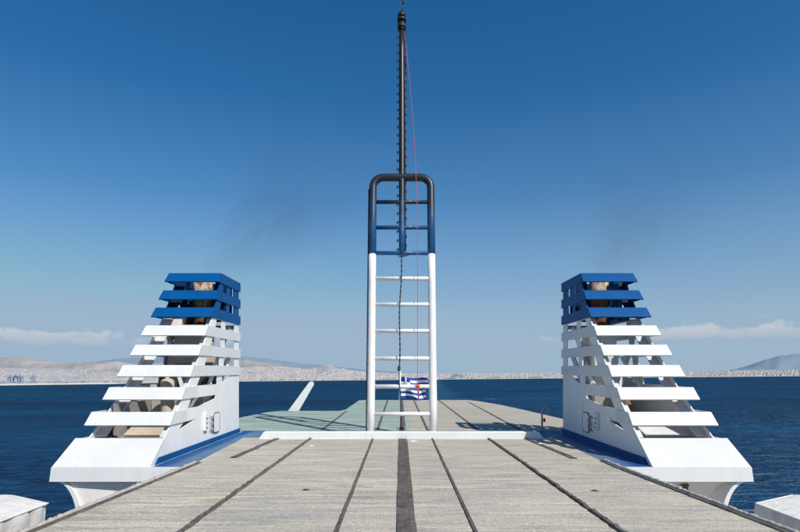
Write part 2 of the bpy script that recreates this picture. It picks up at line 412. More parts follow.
    mb.plate([(mx(-7.18),11.452,-.01),(mx(-4.37),11.452,-.01),(mx(-4.37),AFT+.2,-.01),(mx(-7.18),AFT+.2,-.01)],(0,0,-.05))
    mb.build('base_rim',M['white'],root)
    # outer lower side of the apron
    MB().plate([(mx(-7.17),11.46,0.0),(mx(-7.10),12.14,.48),(mx(-7.10),12.8,.48),(mx(-7.17),12.8,0)],(.03*s,0,0)).build('apron_cheek',M['white'],root)
    # curved support under the platform
    prof=[]
    for k in range(11):
        a=k/10*math.pi/2; prof.append((-7.12+.44*math.sin(a), -.31-.85*(1-math.cos(a))))
    prof=[(x,z) for x,z in prof]+[(-6.68,-3.4)]
    fy=lambda x: 11.48+(x+7.12)*(.06 if L else 1.0)  # right face swung away from the sun, shaped to stay in shade
    body=[(mx(x+.10),fy(x+.10),z) for x,z in prof]+[(mx(-4.6),fy(-4.6),-3.4),(mx(-4.6),fy(-4.6),-.31)]
    sup=MB().plate(body,(0,5.0,0)).build('support',M['support'],root)
    mb=MB()
    for (x0,z0),(x1,z1) in zip(prof,prof[1:]):
        mb.add([(mx(x0),11.455,z0),(mx(x1),11.455,z1),(mx(x1+.095),11.455,z1),(mx(x0+.095),11.455,z0),
                (mx(x0),17.6,z0),(mx(x1),17.6,z1),(mx(x1+.095),17.6,z1),(mx(x0+.095),17.6,z0)],
               [(0,1,2,3),(4,5,6,7),(0,1,5,4),(3,2,6,7)])
    o=mb.build('support_rim',M['white'],root)
    if not L:
        mb=MB(); c=Vector((mx(-6.28),11.48+.84*1.0-.03,-.80))
        ring=[(c.x+.25*math.cos(a*math.pi/12),c.y,c.z+.25*math.sin(a*math.pi/12)) for a in range(25)]
        mb.tube(ring,.035,8,False)
        po=mb.build('pipe_opening',M['rust'],root)
        MB().plate([(c.x+.23*math.cos(a*math.pi/12),c.y,c.z+.23*math.sin(a*math.pi/12)) for a in range(24)],(0,-.012,0)).build('hole_shade_disc',M['dark'],po)  # dark disc stands in for the shade inside the hole
    # aft wall, top cross bars
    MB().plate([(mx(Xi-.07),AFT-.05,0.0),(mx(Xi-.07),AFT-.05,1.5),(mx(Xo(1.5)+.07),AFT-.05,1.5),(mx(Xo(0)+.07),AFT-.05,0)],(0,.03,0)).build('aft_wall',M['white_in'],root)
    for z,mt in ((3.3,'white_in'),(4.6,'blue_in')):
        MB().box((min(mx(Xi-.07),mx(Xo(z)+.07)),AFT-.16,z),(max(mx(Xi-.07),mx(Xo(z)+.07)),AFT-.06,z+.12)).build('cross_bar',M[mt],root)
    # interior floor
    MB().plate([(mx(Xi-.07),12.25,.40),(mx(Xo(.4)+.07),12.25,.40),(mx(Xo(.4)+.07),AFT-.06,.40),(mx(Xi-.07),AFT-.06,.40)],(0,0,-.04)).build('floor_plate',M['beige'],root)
    # exhaust pipe, ducts, braces
    def cyl(x,y,z0,z1,r,mt,name,tilt=0,dome=False):
        mb=MB(); n=8
        pts=[(mx(x+tilt*k/n),y,z0+(z1-z0)*k/n) for k in range(n+1)]; rs=[r]*(n+1)
        if dome: pts+=[(pts[-1][0],y,z1+r*.35),(pts[-1][0],y,z1+r*.5)]; rs+=[r*.75,r*.2]
        mb.tube(pts,rs,20); return mb.build(name,M[mt],root)
    e=cyl(-5.90,16.6,.41,4.72,.27,'exhaust','exhaust_pipe')
    for z in (2.6,3.62,4.3): MB().tube([(mx(-5.90),16.6,z-.03),(mx(-5.90),16.6,z+.03)],.31,20).build('pipe_flange',M['rust'],e)
    if L:
        e2=cyl(-6.42,16.95,.41,4.1,.2,'dark','exhaust_pipe')
        MB().box((-6.72,14.95,.41),(-5.3,17.2,1.42)).build('machinery_casing',M['casing'],root,.02)
        MB().box((-6.52,15.35,1.43),(-5.42,17.0,2.16)).build('machinery_casing',M['dark'],root,.02)
        MB().plate([(-6.50,15.40,2.17),(-5.48,15.40,2.17),(-5.62,15.9,3.30),(-6.36,15.9,3.30)],(0,.9,0)).build('duct',M['beige'],root,.02)
        MB().plate([(-6.62,15.75,3.05),(-6.28,15.75,3.05),(-6.22,15.9,3.62),(-6.52,15.9,3.62)],(0,.35,0)).build('duct',M['white_dirty'],root,.015)
        MB().box((-6.78,13.1,.41),(-6.70,14.9,1.2)).build('machinery_casing',M['grey'],root)
        cyl(-6.02,14.35,.41,1.70,.17,'beige','vent_drum',0,True)
        mb=MB(); mb.plate([(-6.6,13.2,.45),(-5.5,13.2,.45),(-5.5,13.75,.66),(-6.6,13.75,.66)],(0,.03,-.03))
        mb.build('drip_tray',M['beige'],root)
        mb=MB().plate([(-6.05,14.6,.42),(-5.75,14.6,.42),(-6.1,14.6,1.35),(-6.3,14.6,1.35)],(0,.05,0)); mb.build('brace',M['beige'],root)
    else:
        MB().box((mx(-6.1),15.6,.41),(mx(-5.42),17.1,1.36)).build('machinery_casing',M['casing'],root,.02)
        MB().box((mx(-6.0),15.7,1.37),(mx(-5.45),17.0,3.25)).build('duct',M['white_dirty'],root,.02)
        MB().plate([(mx(-5.95),14.2,.42),(mx(-6.25),14.2,.42),(mx(-5.95),14.9,1.5),(mx(-5.75),14.9,1.5)],(0,.1,0)).build('brace',M['rust'],root)
        e2=cyl(-6.30,17.1,.41,4.3,.12,'blue_in','exhaust_pipe')
        MB().box((mx(-6.2),16.2,3.46),(mx(-6.2)+.14,16.34,4.7)).build('stanchion',M['blue'],root)
        MB().plate([(mx(-5.75),13.0,.45),(mx(-6.75),13.0,.45),(mx(-6.75),13.6,.62),(mx(-5.75),13.6,.62)],(0,.03,-.03)).build('drip_tray',M['white_dirty'],root)
    def bar(a,b,r,mt): 
        return MB().tube([(mx(a[0]),a[1],a[2]),(mx(b[0]),b[1],b[2])],r,4,smooth=False).build('brace',M[mt],root)
    bar((-6.0,15.3,1.5),(-6.75,15.9,3.35),.07,'white_in')
    bar((-6.7,15.0,1.1),(-6.1,15.6,2.5),.06,'white_in')
    bar((-5.35,15.2,.5),(-5.35,17.4,2.5),.08,'white')
    bar((-5.35,15.5,1.6),(-5.35,17.3,3.3),.07,'white')
    bar((-6.55,16.7,3.5),(-6.2,16.3,4.6),.06,'blue_in'); bar((-6.2,16.5,3.5),(-6.6,16.8,4.6),.06,'blue_in')
    # dark blue sheet added inside the top to darken the slat gaps
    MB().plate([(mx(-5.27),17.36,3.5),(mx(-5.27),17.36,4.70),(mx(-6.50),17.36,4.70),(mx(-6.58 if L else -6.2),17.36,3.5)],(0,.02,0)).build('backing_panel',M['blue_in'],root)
    # blue skirting at the foot of the inboard wall
    MB().plate([(mx(Xi-.024),11.7,.004),(mx(Xi-.024),11.86,.125),(mx(Xi-.024),AFT+.02,.125),(mx(Xi-.024),AFT+.02,.004)],(.035*s,0,0)).build('skirting',M['blue'],root)
    # access hatch on the inboard wall
    X0=mx(Xi-.03)
    def loop(y0,y1,z0,z1,r,x):
        P=[]
        for cy,cz,a0 in ((y1-r,z1-r,0),(y0+r,z1-r,90),(y0+r,z0+r,180),(y1-r,z0+r,270)):
            for k in range(5):
                a=R(a0+k*22.5); P.append((x,cy+r*math.cos(a),cz+r*math.sin(a)))
        return P
    hatch=MB().plate(loop(15.34,15.84,.26,.80,.09,X0+.002*s),(.035*s,0,0)).build('access_hatch',M['white'],root)
    lp=loop(15.34,15.84,.26,.80,.09,X0+.03*s); MB().tube(lp+[lp[0]],.013,6,False).build('gasket',M['black'],hatch)
    for z in (.36,.53,.70): MB().box((min(X0+.002*s,X0+.06*s),15.18,z-.035),(max(X0+.002*s,X0+.06*s),15.30,z+.035)).build('hinge',M['grey'],hatch)
    mb=MB(); mb.tube([(X0,15.08,.72),(X0+.06*s,15.08,.70),(X0+.06*s,15.08,.36),(X0,15.08,.34)],.012,6); mb.build('handle',M['grey'],hatch)
    bx=MB().box((min(X0+.002*s,X0+.07*s),14.58,.40),(max(X0+.002*s,X0+.07*s),14.80,.86)).build('switch_box',M['white'] if L else M['white_dirty'],root,.01)
    for z in (.48,.6,.72): MB().box((min(X0+.071*s,X0+.085*s),14.63,z-.02),(max(X0+.071*s,X0+.085*s),14.74,z+.02)).build('switch',M['grey'],bx)
    # weld seams
    for y,z1 in ((15.88,1.1),): MB().box((min(X0,X0+.008*s),y,.14),(max(X0,X0+.008*s),y+.02,z1)).build('weld_seam',M['white_dirty'],root)
    return root
build_funnel(-1,'left funnel, white slats and blue top, its inboard wall in sunlight')
build_funnel(1,'right funnel, white slats and blue top, its inboard wall in shade')

# ------------------------------------------------------------------ decks
def dpoly(name, pts, z, th, mat):
    return struct(MB().plate([(x,y,z-th) for x,y in pts],(0,0,th)).build(name,mat))
dpoly('deck',[(-4.62,-8),(4.82,-8),(4.78,6.8),(4.44,11.5),(4.44,13.0),(4.55,16.36),(-4.62,16.36),(-4.36,12.0),(-4.36,11.6),(-4.58,6.8)],0,.3,M['deck'])
aft_pts=[(-7.1,18.3),(-7.0,20.5),(-6.7,23.5),(-6.3,26.3),(-5.9,27.1),(-2.95,27.1),(-2.75,28),(-2.7,36.4),(-2.4,36.9),(4.6,36.9),(5.0,35.7),(5.75,32),(6.25,27.3),(6.7,22.2),(7.1,18.3)]
dpoly('aft_deck',aft_pts,0.0,.25,M['aft'])
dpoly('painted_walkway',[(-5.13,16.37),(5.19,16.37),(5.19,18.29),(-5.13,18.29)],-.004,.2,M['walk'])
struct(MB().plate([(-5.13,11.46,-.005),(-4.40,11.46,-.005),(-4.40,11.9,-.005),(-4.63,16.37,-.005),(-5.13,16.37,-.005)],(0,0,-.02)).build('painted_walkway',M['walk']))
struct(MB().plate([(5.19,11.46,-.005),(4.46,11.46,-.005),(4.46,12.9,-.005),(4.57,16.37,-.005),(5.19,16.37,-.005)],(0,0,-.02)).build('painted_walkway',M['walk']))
# ship's body below
hb=MB()
hb.plate([(-4.3,-8,-3.5),(4.3,-8,-3.5),(4.3,18,-3.5),(-4.3,18,-3.5)],(0,0,3.19))
hb.plate([(-6.8,18,-3.5),(6.8,18,-3.5),(6.1,27,-3.5),(4.6,36,-3.5),(-2.6,36,-3.5),(-2.7,27,-3.5),(-6,27,-3.5)],(0,0,3.22))
hb.plate([(-8.6,-60,-24),(8.6,-60,-24),(8.6,33,-24),(6.5,37,-24),(-6.5,37,-24),(-8.6,33,-24)],(0,0,21.3))  # unseen lower deck, top raised to bounce sunlight onto the funnel supports
struct(hb.build('ship_hull',M['white']))

# joint strips
def strip(xa, xb, y0, y1, w, step=.11, h=.014, jit=.18, name='deck_joint'):
    """xa at y0 to xb at y1; a slightly lumpy raised bead"""
    mb=MB(); n=max(2,int((y1-y0)/step)); V=[]
    sd=random.random()*50
    for i in range(n+1):
        t=i/n; y=y0+(y1-y0)*t; x=xa+(xb-xa)*t
        j=noise.noise(Vector((y*2.3,sd,0)))*w*jit*.45; wl=w/2*(1+jit*1.1*noise.noise(Vector((y*6,sd+9,0)))); wr=w/2*(1+jit*1.1*noise.noise(Vector((y*6,sd+19,0))))
        hh=h*(1+.9*noise.noise(Vector((y*9,sd+3,0))))
        V+=[(x+j-wl,y,-.002),(x+j-wl*.7,y,hh),(x+j+wr*.7,y,hh),(x+j+wr,y,-.002)]
    mb.add(V,[(i*4+k,i*4+k+1,i*4+k+5,i*4+k+4) for i in range(n) for k in range(3)])
    return struct(mb.build(name,M['strip']))
for xa,xb in ((-.79,-.79),(.925,.94),(-2.70,-2.60),(2.74,2.57)): strip(xa+(xa-xb)*1.5 if abs(xa)>1.5 else xa, xb, -7.9, 16.1, .064 if abs(xa)<1.5 else .075, .07, .018 if abs(xa)<1.5 else .034, .18 if abs(xa)<1.5 else .42)
strip(-3.80,-3.58,12.6,16.1,.17,.09,.02,.3); strip(3.92,3.66,12.5,16.1,.17,.09,.02,.3)
# centre strip in separate plates
mb=MB(); y=-7.9
while y<16.0:
    l=random.choice((.32,.4,.55,.75,.95))*random.uniform(.9,1.1); a=random.uniform(-.004,.004); h=random.uniform(.012,.024)
    for x0,x1 in ((-.04,.125),(.128,.205)):
        mb.box((x0+a,y,-.002),(x1+a,min(y+l-.018,16.05),h*(1 if x0<0 else .8)))
    y+=l
struct(mb.build('deck_joint',M['strip']))
for xa,xb in ((-.75,-.82),(.92,.92),(2.6,2.55),(-2.6,-2.6)):
    strip(xa,xb,18.35,36.6 if xa>-2 else 26.9,.10,.3)
strip(4.0,4.3,18.35,35.0,.10,.3); strip(.10,.10,18.35,36.6,.2,.3)
# outer edge: brown joint and knobbly sealant bead
def edge(pts, sgn):
    mb=MB(); mb2=MB(); P=[];Rr=[]
    tot=[]
    for (x0,y0),(x1,y1) in zip(pts,pts[1:]):
        n=int(abs(y1-y0)/.045)
        for i in range(n): tot.append((x0+(x1-x0)*i/n,y0+(y1-y0)*i/n))
    V=[]
    for i,(x,y) in enumerate(tot):
        w=.075*(1+.3*noise.noise(Vector((y*5,sgn,2))))
        V+=[(x-sgn*w,y,.001),(x-sgn*w*.8,y,.02),(x-sgn*.0,y,.02),(x,y,-.02)]
    m=len(tot)
    mb.add(V,[(i*4+k,i*4+k+1,i*4+k+5,i*4+k+4) for i in range(m-1) for k in range(3)])
    struct(mb.build('deck_joint',M['strip']))
    for i,(x,y) in enumerate(tot):
        lump=noise.noise(Vector((y*15,sgn*3,5)))
        P.append((x+sgn*(.045+.018*noise.noise(Vector((y*8,sgn*7,1)))*.6),y,.006+.012*lump)); Rr.append(max(.02,.042+.024*lump+.016*noise.noise(Vector((y*20,0,sgn)))))
    struct(mb2.tube(P,Rr,8).build('deck_kerb',M['grout']))
edge([(-4.66,-7.8),(-4.58,6.8),(-4.36,11.6),(-4.36,12.0)],-1)
edge([(4.86,-7.8),(4.78,6.8),(4.46,11.4),(4.45,12.2)],1)

# little scraps on the deck
for k,(px,py,lab,mt,sz) in enumerate([(311,446,'white paper scrap left of the ladder in front of the white beam','canvas',.05),(413,441.5,'flat white scrap beside the centre joint near the ladder foot','canvas',.07),
        (306,490,'small dark chip lying on the deck left of centre','dark',.045),(595,491,'small dark chip lying on the deck right of centre','dark',.045),
        (540,444,'pale crumpled scrap near the right end of the white beam','canvas',.07),(548,449,'pinkish scrap on the short right joint','orange',.03),(611,463,'small red rag at the edge by the blue walkway','redpaint',.05)]):
    Y=CAMZ*F/(py-370); p=at(px,py,Y)
    mb=MB(); n=7
    ring=[(p.x+sz*random.uniform(.7,1.4)*math.cos(6.283*i/n)*1.5,Y+sz*random.uniform(.7,1.3)*math.sin(6.283*i/n),.003) for i in range(n)]
    mb.add(ring+[(p.x,Y,.003+sz*.5)],[(i,(i+1)%n,n) for i in range(n)])
    tag(mb.build('scrap',M[mt]),lab,'scrap')

# ------------------------------------------------------------------ ladder mast
LEAN=.18
def LP(x,z,dy=0): return Vector((x+.06,16.42+LEAN*z+dy,z))
def zrow(py):
    k=(370-py)/F; return (CAMZ+16.42*k)/(1-LEAN*k)
lad=thing('ladder_mast','tall ladder mast, white below and blue black above, on a white deck beam','mast',(.06,16.3,0))
mb=MB(); mb.plate([(-4.12,16.06,-.03),(4.22,16.06,-.03),(4.02,16.06,.20),(-3.96,16.06,.20)],(0,.30,0)); mb.build('base_beam',M['white'],lad,.012)
HW=.93; RR=.118
zs_=zrow(254.5)
for sx in (-1,1):
    MB().tube([LP(sx*HW,.16+(zs_-.16)*k/6) for k in range(7)],RR,16).build('rail',M['rail'],lad)
ztop=zrow(177.5); rc=.34
pts=[LP(-HW,zs_+.001),LP(-HW,(zs_+ztop)/2)]
for k in range(9):
    a=math.pi-k*math.pi/16; pts.append(LP(-HW+rc+rc*math.cos(a),ztop-rc+rc*math.sin(a)))
for k in range(9):
    a=math.pi/2-k*math.pi/16; pts.append(LP(HW-rc+rc*math.cos(a),ztop-rc+rc*math.sin(a)))
pts+=[LP(HW,(zs_+ztop)/2),LP(HW,zs_+.001)]
MB().tube(pts,RR+.004,16).build('hoop',M['mast'],lad)
for py in (414,386.5,358.5,331,304.5,278.5):
    MB().tube([LP(-HW+.07,zrow(py)),LP(HW-.07,zrow(py))],.062,10).build('rung',M['rail'],lad)
for py in (253,227.5,202):
    MB().tube([LP(-HW+.07,zrow(py)),LP(HW-.07,zrow(py))],.066,10).build('rung',M['mast'],lad)
zt=zrow(28)
pole=MB().tube([LP(-.0,zrow(255)+(zt-zrow(255))*k/10) for k in range(11)],[.098]*8+[.094,.09,.088],14).build('pole',M['mast'],lad)
z=zrow(250); mb=MB(); pegs=[]
while z<zt-.2:
    pegs.append(z); z+=.30
for i,z in enumerate(pegs):
    for sx in (-1,1):
        c=LP(sx*.125,z+(.0 if sx<0 else .14)); w_=.045 if sx<0 else .03
        MB().plate([(c.x-w_,c.y-.03,c.z+.035),(c.x+w_,c.y-.03,c.z+.045),(c.x+.03*sx,c.y-.03,c.z-.055)],(0,.06,0)).build('step_peg',M['black'],pole)
cable=MB().tube([LP(.115,zrow(253)+(zt-.2-zrow(253))*k/12) for k in range(13)],.022,6).build('cable',M['black'],pole)
mb=MB()
for py,r,h in ((30,.12,.05),(27,.145,.16),(23,.10,.10),(20.5,.155,.10),(18.5,.11,.12),(16,.14,.13),(13.5,.09,.05)):
    z=zrow(py); mb.tube([LP(0,z-h/2),LP(0,z+h/2)],r,14)
mb.build('masthead_lantern',M['black'],pole)
mb=MB(); z0=zrow(14)
P=[LP(.02+.10*k/10,z0+1.5*k/10) for k in range(11)]
mb.tube(P,.018,6)
for k in range(1,10,2): mb.tube([P[k]-Vector((0,0,.07)),P[k]+Vector((0,0,.07))],.036,8)
mb.build('whip_antenna',M['black'],pole)
mb=MB(); mb.tube([LP(-HW-.135,.2+(ztop-.6)*k/14+.0) for k in range(15)],.017,6)
for k in range(24): 
    z=.4+k*.3; mb.box((LP(-HW-.15,z).x,LP(0,z).y-.02,z-.03),(LP(-HW-.09,z).x,LP(0,z).y+.02,z+.03))
mb.build('cable',M['black'],lad)
mb=MB()
for px in (.0,): pass
# hanging chain from lowest blue rung to the deck block
a=LP(-.02,zrow(254),-.09); b=Vector((-.03,16.58,zrow(369)))
ch=thing('hanging_cable','dark knotted cable hanging down the middle of the ladder','cable',(a.x,a.y,0))
mb=MB(); n=44; P=[];rs=[]
for k in range(n+1):
    t=k/n; p=a.lerp(b,t); p.x+=.02*math.sin(t*9); P.append(p); rs.append(.030 if k%2 else .014)
mb.tube(P,rs,6); mb.build('knotted_line',M['black'],ch)
MB().box((b.x-.045,b.y-.035,b.z-.07),(b.x+.045,b.y+.035,b.z+.08)).build('junction_box',M['dark'],ch,.02)
MB().tube([b-Vector((0,0,.1)),Vector((.02,16.72,.9)),Vector((.04,16.9,.22))],.017,6).build('lower_line',M['dark'],ch)
MB().tube([a+Vector((-.12,.02,-.02)),a+Vector((-.06,0,-.12)),a+Vector((.05,0,-.10)),a+Vector((.3,.0,-.03)),a+Vector((.75,.0,.0))],.014,6).build('loose_loop',M['black'],ch)
br=thing('mooring_block','small white bracket with brown block at the foot of the hanging cable','bracket',(.05,16.95,0))
mb=MB(); mb.box((-.09,16.85,-.004),(-.04,17.05,.24)); mb.box((.12,16.85,-.004),(.17,17.05,.24)); mb.box((-.12,16.80,-.004),(.36,16.845,.10)); mb.build('bracket_frame',M['white'],br,.006)
MB().tube([(-.02,16.95,.18),(.11,16.95,.18)],.09,12).build('sheave',M['rust'],br)
# red halyard
h=thing('halyard','thin red halyard with orange clip hanging along the right of the ladder','rope',(.53,16.6,0))
a=LP(.09,zrow(33),-.08); b=Vector((.53,16.55,zrow(386)+.02))
P=[]
for k in range(25):
    t=k/24; p=a.lerp(b,t); p.x+=.26*math.sin(math.pi*t)**1*(1-t)**.3*.9; p.y-=.1*math.sin(math.pi*t); P.append(p)
MB().tube(P,.010,6).build('line',M['red'],h)
MB().sphere((.535,16.5,zrow(386)),.062,12,(1,.8,1.1)).build('clip',M['orange'],h)
MB().tube([(.535,16.5,zrow(387)),(.545,16.5,zrow(392)),(.55,16.5,zrow(398))],[.028,.034,.02],6).build('tail',M['red'],h)

# ------------------------------------------------------------------ flag, vent, davit
fs=thing('flagstaff','white flagstaff standing at the stern edge behind the ladder','flagstaff',(0,36.6,0))
MB().tube([(-.04,36.6,-.02),(.03,36.65,1.86)],[.055,.04],12).build('staff',M['white'],fs)
MB().sphere((.031,36.65,1.90),.06).build('finial',M['white'],fs)
nx,ny=40,24; mb=MB(); V=[]
for j in range(ny+1):
    for i in range(nx+1):
        u,v_=i/nx,j/ny
        drop=-.16*u**1.5+.10*math.sin(u*6.5+v_*2.2)*u; wob=(.30*math.sin(u*8+v_*3.4)+.12*math.sin(u*17-v_*5))*u**.6
        V.append((.07+1.70*u+.07*math.sin(v_*5+u*3)*u, 36.62+wob, .13+1.42*v_+drop))
mb.add(V,[(j*(nx+1)+i,j*(nx+1)+i+1,(j+1)*(nx+1)+i+1,(j+1)*(nx+1)+i) for j in range(ny) for i in range(nx)],True)
fl=mb.build('flag',M['flag'],None,merge=False,recalc=False)
uv=fl.data.uv_layers.new(name='UVMap')
for lp in fl.data.loops:
    i=lp.vertex_index; uv.data[lp.index].uv=((i%(nx+1))/nx,(i//(nx+1))/ny)
tag(fl,'blue and white striped flag with white cross flying from the stern staff','flag')
vp=thing('vent_pipe','short grey gooseneck pipe with red tag beside the right funnel','pipe',(4.64,18.1,0))
pts=[(4.64,18.1,-.01),(4.64,18.1,.62)]+[(4.64+.11-.11*math.cos(R(a)),18.1,.66+.11*math.sin(R(a))) for a in range(0,181,20)]+[(4.86,18.1,.58)]
MB().tube(pts,.03,10).build('gooseneck',M['galv'],vp)
MB().box((4.68,18.07,.30),(4.75,18.13,.42)).build('valve',M['redpaint'],vp,.015)
MB().tube([(4.64,18.1,-.01),(4.64,18.1,.03)],.09,12).build('flange',M['grey'],vp)
dv=thing('davit_arm','white slanted davit arm sticking up beyond the left edge of the aft deck','davit',(-5.5,27.4,-.3))
a=Vector((-5.62,27.5,-.55)); b=Vector((-4.38,27.5,1.30)); d=(b-a).normalized(); nrm=Vector((d.z,0,-d.x))
prof=[a+nrm*.26,a-nrm*.26]+[b-nrm*.16]+[b-nrm*.10+d*.09,b+d*.11,b+nrm*.06+d*.07]+[b+nrm*.10]
MB().plate(prof,(0,.14,0)).build('arm',M['white'],dv,.01)
MB().box((-5.95,27.2,-.9),(-5.1,27.9,-.40)).build('pedestal',M['white_dirty'],dv,.03)

# ------------------------------------------------------------------ lifeboats under canvas
def lifeboat(sgn,label):
    def X(x): return x if sgn<0 else .06-x
    root=thing('lifeboat',label,'lifeboat',(X(-6.8),6,-1.6),'lifeboats under canvas covers')
    ys=[1.2+.09*k for k in range(90)]; ys=[y for y in ys if y<8.95]+[9.0]
    aft=[9.0,9.12,9.25,9.38,9.5,9.6]
    def hwf(y):
        f=max(0,(2.4-y)/1.2)
        return 1.06*(1-max(0,y-9.0)/.62)*math.sqrt(max(.05,1-.9*f*f))
    st=[(y,hwf(y)) for y in ys+aft[1:]]
    top=[(-1,-.165),(-.8,-.14),(-.5,-.105),(-.25,-.085),(.0,-.06),(.25,-.085),(.5,-.105),(.8,-.14),(1,-.165)]
    side=[(1,-.165),(1.012,-.22),(1.01,-.35),(1.0,-.5),(1.0,-.7),(.985,-.95)]
    mb=MB()
    def patch(prof,yy,sg=1):
        V=[]
        for y in yy:
            hw=hwf(y)
            for a,z in prof:
                a*=sg
                if z>-.165: z=-.165+(z+.165)*min(1,hw/.9)
                sagz=.018*noise.noise(Vector((y*1.3,a*2,sgn)))-.03*math.sin(y*2.6)**2*(1-abs(a))*min(1,hw) if z>-.16 else 0
                fo=(.05*noise.noise(Vector((y*5.5,z*.9+sgn*4,3)))+.02*noise.noise(Vector((y*13,z*.7,sgn)))) if z<-.2 else 0
                V.append((X(-6.78+a*hw+fo),y+fo*.4,z+sagz))
        m=len(prof); mb.add(V,[(i*m+k,i*m+k+1,(i+1)*m+k+1,(i+1)*m+k) for i in range(len(yy)-1) for k in range(m-1)],True)
    for yy in (ys,aft):
        patch(top,yy); patch(side,yy,1); patch(side,yy,-1)
    c=mb.build('canvas_cover',M['canvas'],root,merge=False)
    hem=[(X(-6.78+1.03*hw),y,-.60) for y,hw in st]
    MB().tube(hem,.013,6).build('lashing_line',M['grout'],c)
    for sg in (-1,1): MB().tube([(X(-6.78+sg*1.005*hw),y,-.168) for y,hw in st],.012,6).build('piping',M['canvas'],c)
    mb=MB(); V=[]; hp=[(-1,-.9),(-.97,-1.3),(-.75,-1.9),(-.35,-2.3),(0,-2.4),(.35,-2.3),(.75,-1.9),(.97,-1.3),(1,-.9)]
    n=len(st)-1
    for y,hw in st:
        for a,z in hp: V.append((X(-6.78+a*hw*.96),y,z+.3*max(0,(y-8.4))))
    m=len(hp); mb.add(V,[(i*m+k,i*m+k+1,(i+1)*m+k+1,(i+1)*m+k) for i in range(n) for k in range(m-1)],True)
    mb.build('boat_hull',M['orange'],root)
    for y in (3.2,7.4): MB().box((X(-6.78)-.7,y-.12,-2.69),(X(-6.78)+.7,y+.12,-2.05)).build('cradle',M['white_dirty'],root)
    return root
lifeboat(-1,'lifeboat under sunlit white canvas at the bottom left corner')
lifeboat(1,'lifeboat under shaded blue grey canvas side at the bottom right corner')

# ------------------------------------------------------------------ sea, land, city
W=60000
sea=MB().add([(-W,-W,SEAZ),(W,-W,SEAZ),(W,W,SEAZ),(-W,W,SEAZ)],[(0,1,2,3)]).build('sea',M['sea'])
place(sea); struct(sea)

def interp(tab,x):
    if x<=tab[0][0]: return tab[0][1]
    for (a,b),(c,d) in zip(tab,tab[1:]):
        if x<=c:
            t=(x-a)/(c-a); return b+(d-b)*t
    return tab[-1][1]
def hor(px): return 377.4-.0085*(px-400)
COAST=[(-500,2200),(-200,2400),(0,2650),(115,2950),(180,4000),(240,4600),(370,5000),(436,5200),(563,5500),(700,5800),(800,6000),(1300,6500)]
SH=4.5   # metres of land above the sea
# near coastal ground: skyline rows above the horizon
SKY1=[(-300,366),(0,367),(30,368),(60,368),(90,370),(115,372),(160,372),(240,368.5),(280,367.5),(310,370),(320,367),(328,363.8),(336,367),(348,371),(370,373),(436,374.2),(500,374.2),(563,373.2),(700,371.5),(800,370.3),(900,369.5),(1300,368)]
def landh(px, t):        # t 0 at the shore .. 1 at the back of the coastal strip
    yc=interp(COAST,px); d=yc+t*2200
    top=(hor(px)-interp(SKY1,px))/F*(yc+2200*.75)+SEAZ+22-2
    s=min(1,t/.75); s=s*s*(3-2*s)
    return SEAZ+SH+(max(6,top)-SEAZ-SH)*s*(.35+.65*s)
def seapoint(px,d): return ((px-400)/F*d, d)
def land_mesh(name,mat,pxs,nt,fh,fd):
    mb=MB(); V=[]
    for t in range(nt+1):
        for px in pxs:
            d=fd(px,t/nt); x,y=seapoint(px,d); V.append((x,y,fh(px,t/nt)))
    m=len(pxs); mb.add(V,[(j*m+i,j*m+i+1,(j+1)*m+i+1,(j+1)*m+i) for j in range(nt) for i in range(m-1)],True)
    o=mb.build(name,mat); place(o); struct(o); return o
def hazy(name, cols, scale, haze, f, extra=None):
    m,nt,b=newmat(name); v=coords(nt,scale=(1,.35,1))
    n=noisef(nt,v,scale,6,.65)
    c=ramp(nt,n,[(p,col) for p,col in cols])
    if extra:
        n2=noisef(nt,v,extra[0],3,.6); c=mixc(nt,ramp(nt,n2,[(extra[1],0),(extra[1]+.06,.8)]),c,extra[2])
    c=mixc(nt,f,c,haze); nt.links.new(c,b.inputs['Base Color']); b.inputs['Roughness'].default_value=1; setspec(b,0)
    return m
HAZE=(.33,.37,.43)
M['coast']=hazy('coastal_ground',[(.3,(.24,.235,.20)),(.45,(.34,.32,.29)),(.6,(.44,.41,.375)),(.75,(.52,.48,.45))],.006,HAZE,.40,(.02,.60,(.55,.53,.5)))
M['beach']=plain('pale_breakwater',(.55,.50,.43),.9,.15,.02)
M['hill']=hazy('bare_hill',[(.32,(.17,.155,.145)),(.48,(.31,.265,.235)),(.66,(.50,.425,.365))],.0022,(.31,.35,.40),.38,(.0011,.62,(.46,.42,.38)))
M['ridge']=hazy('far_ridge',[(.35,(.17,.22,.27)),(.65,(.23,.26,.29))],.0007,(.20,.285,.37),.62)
def frange(a,b,s):
    o=[]
    while a<=b+1e-6: o.append(a); a+=s
    return o
land_mesh('coast_ground',M['coast'],frange(-300,1200,4),22,lambda px,t:landh(px,t)+ (4*noise.noise(Vector((px*.15,t*9,0))) if t>.05 else 0),lambda px,t:interp(COAST,px)+2200*t)
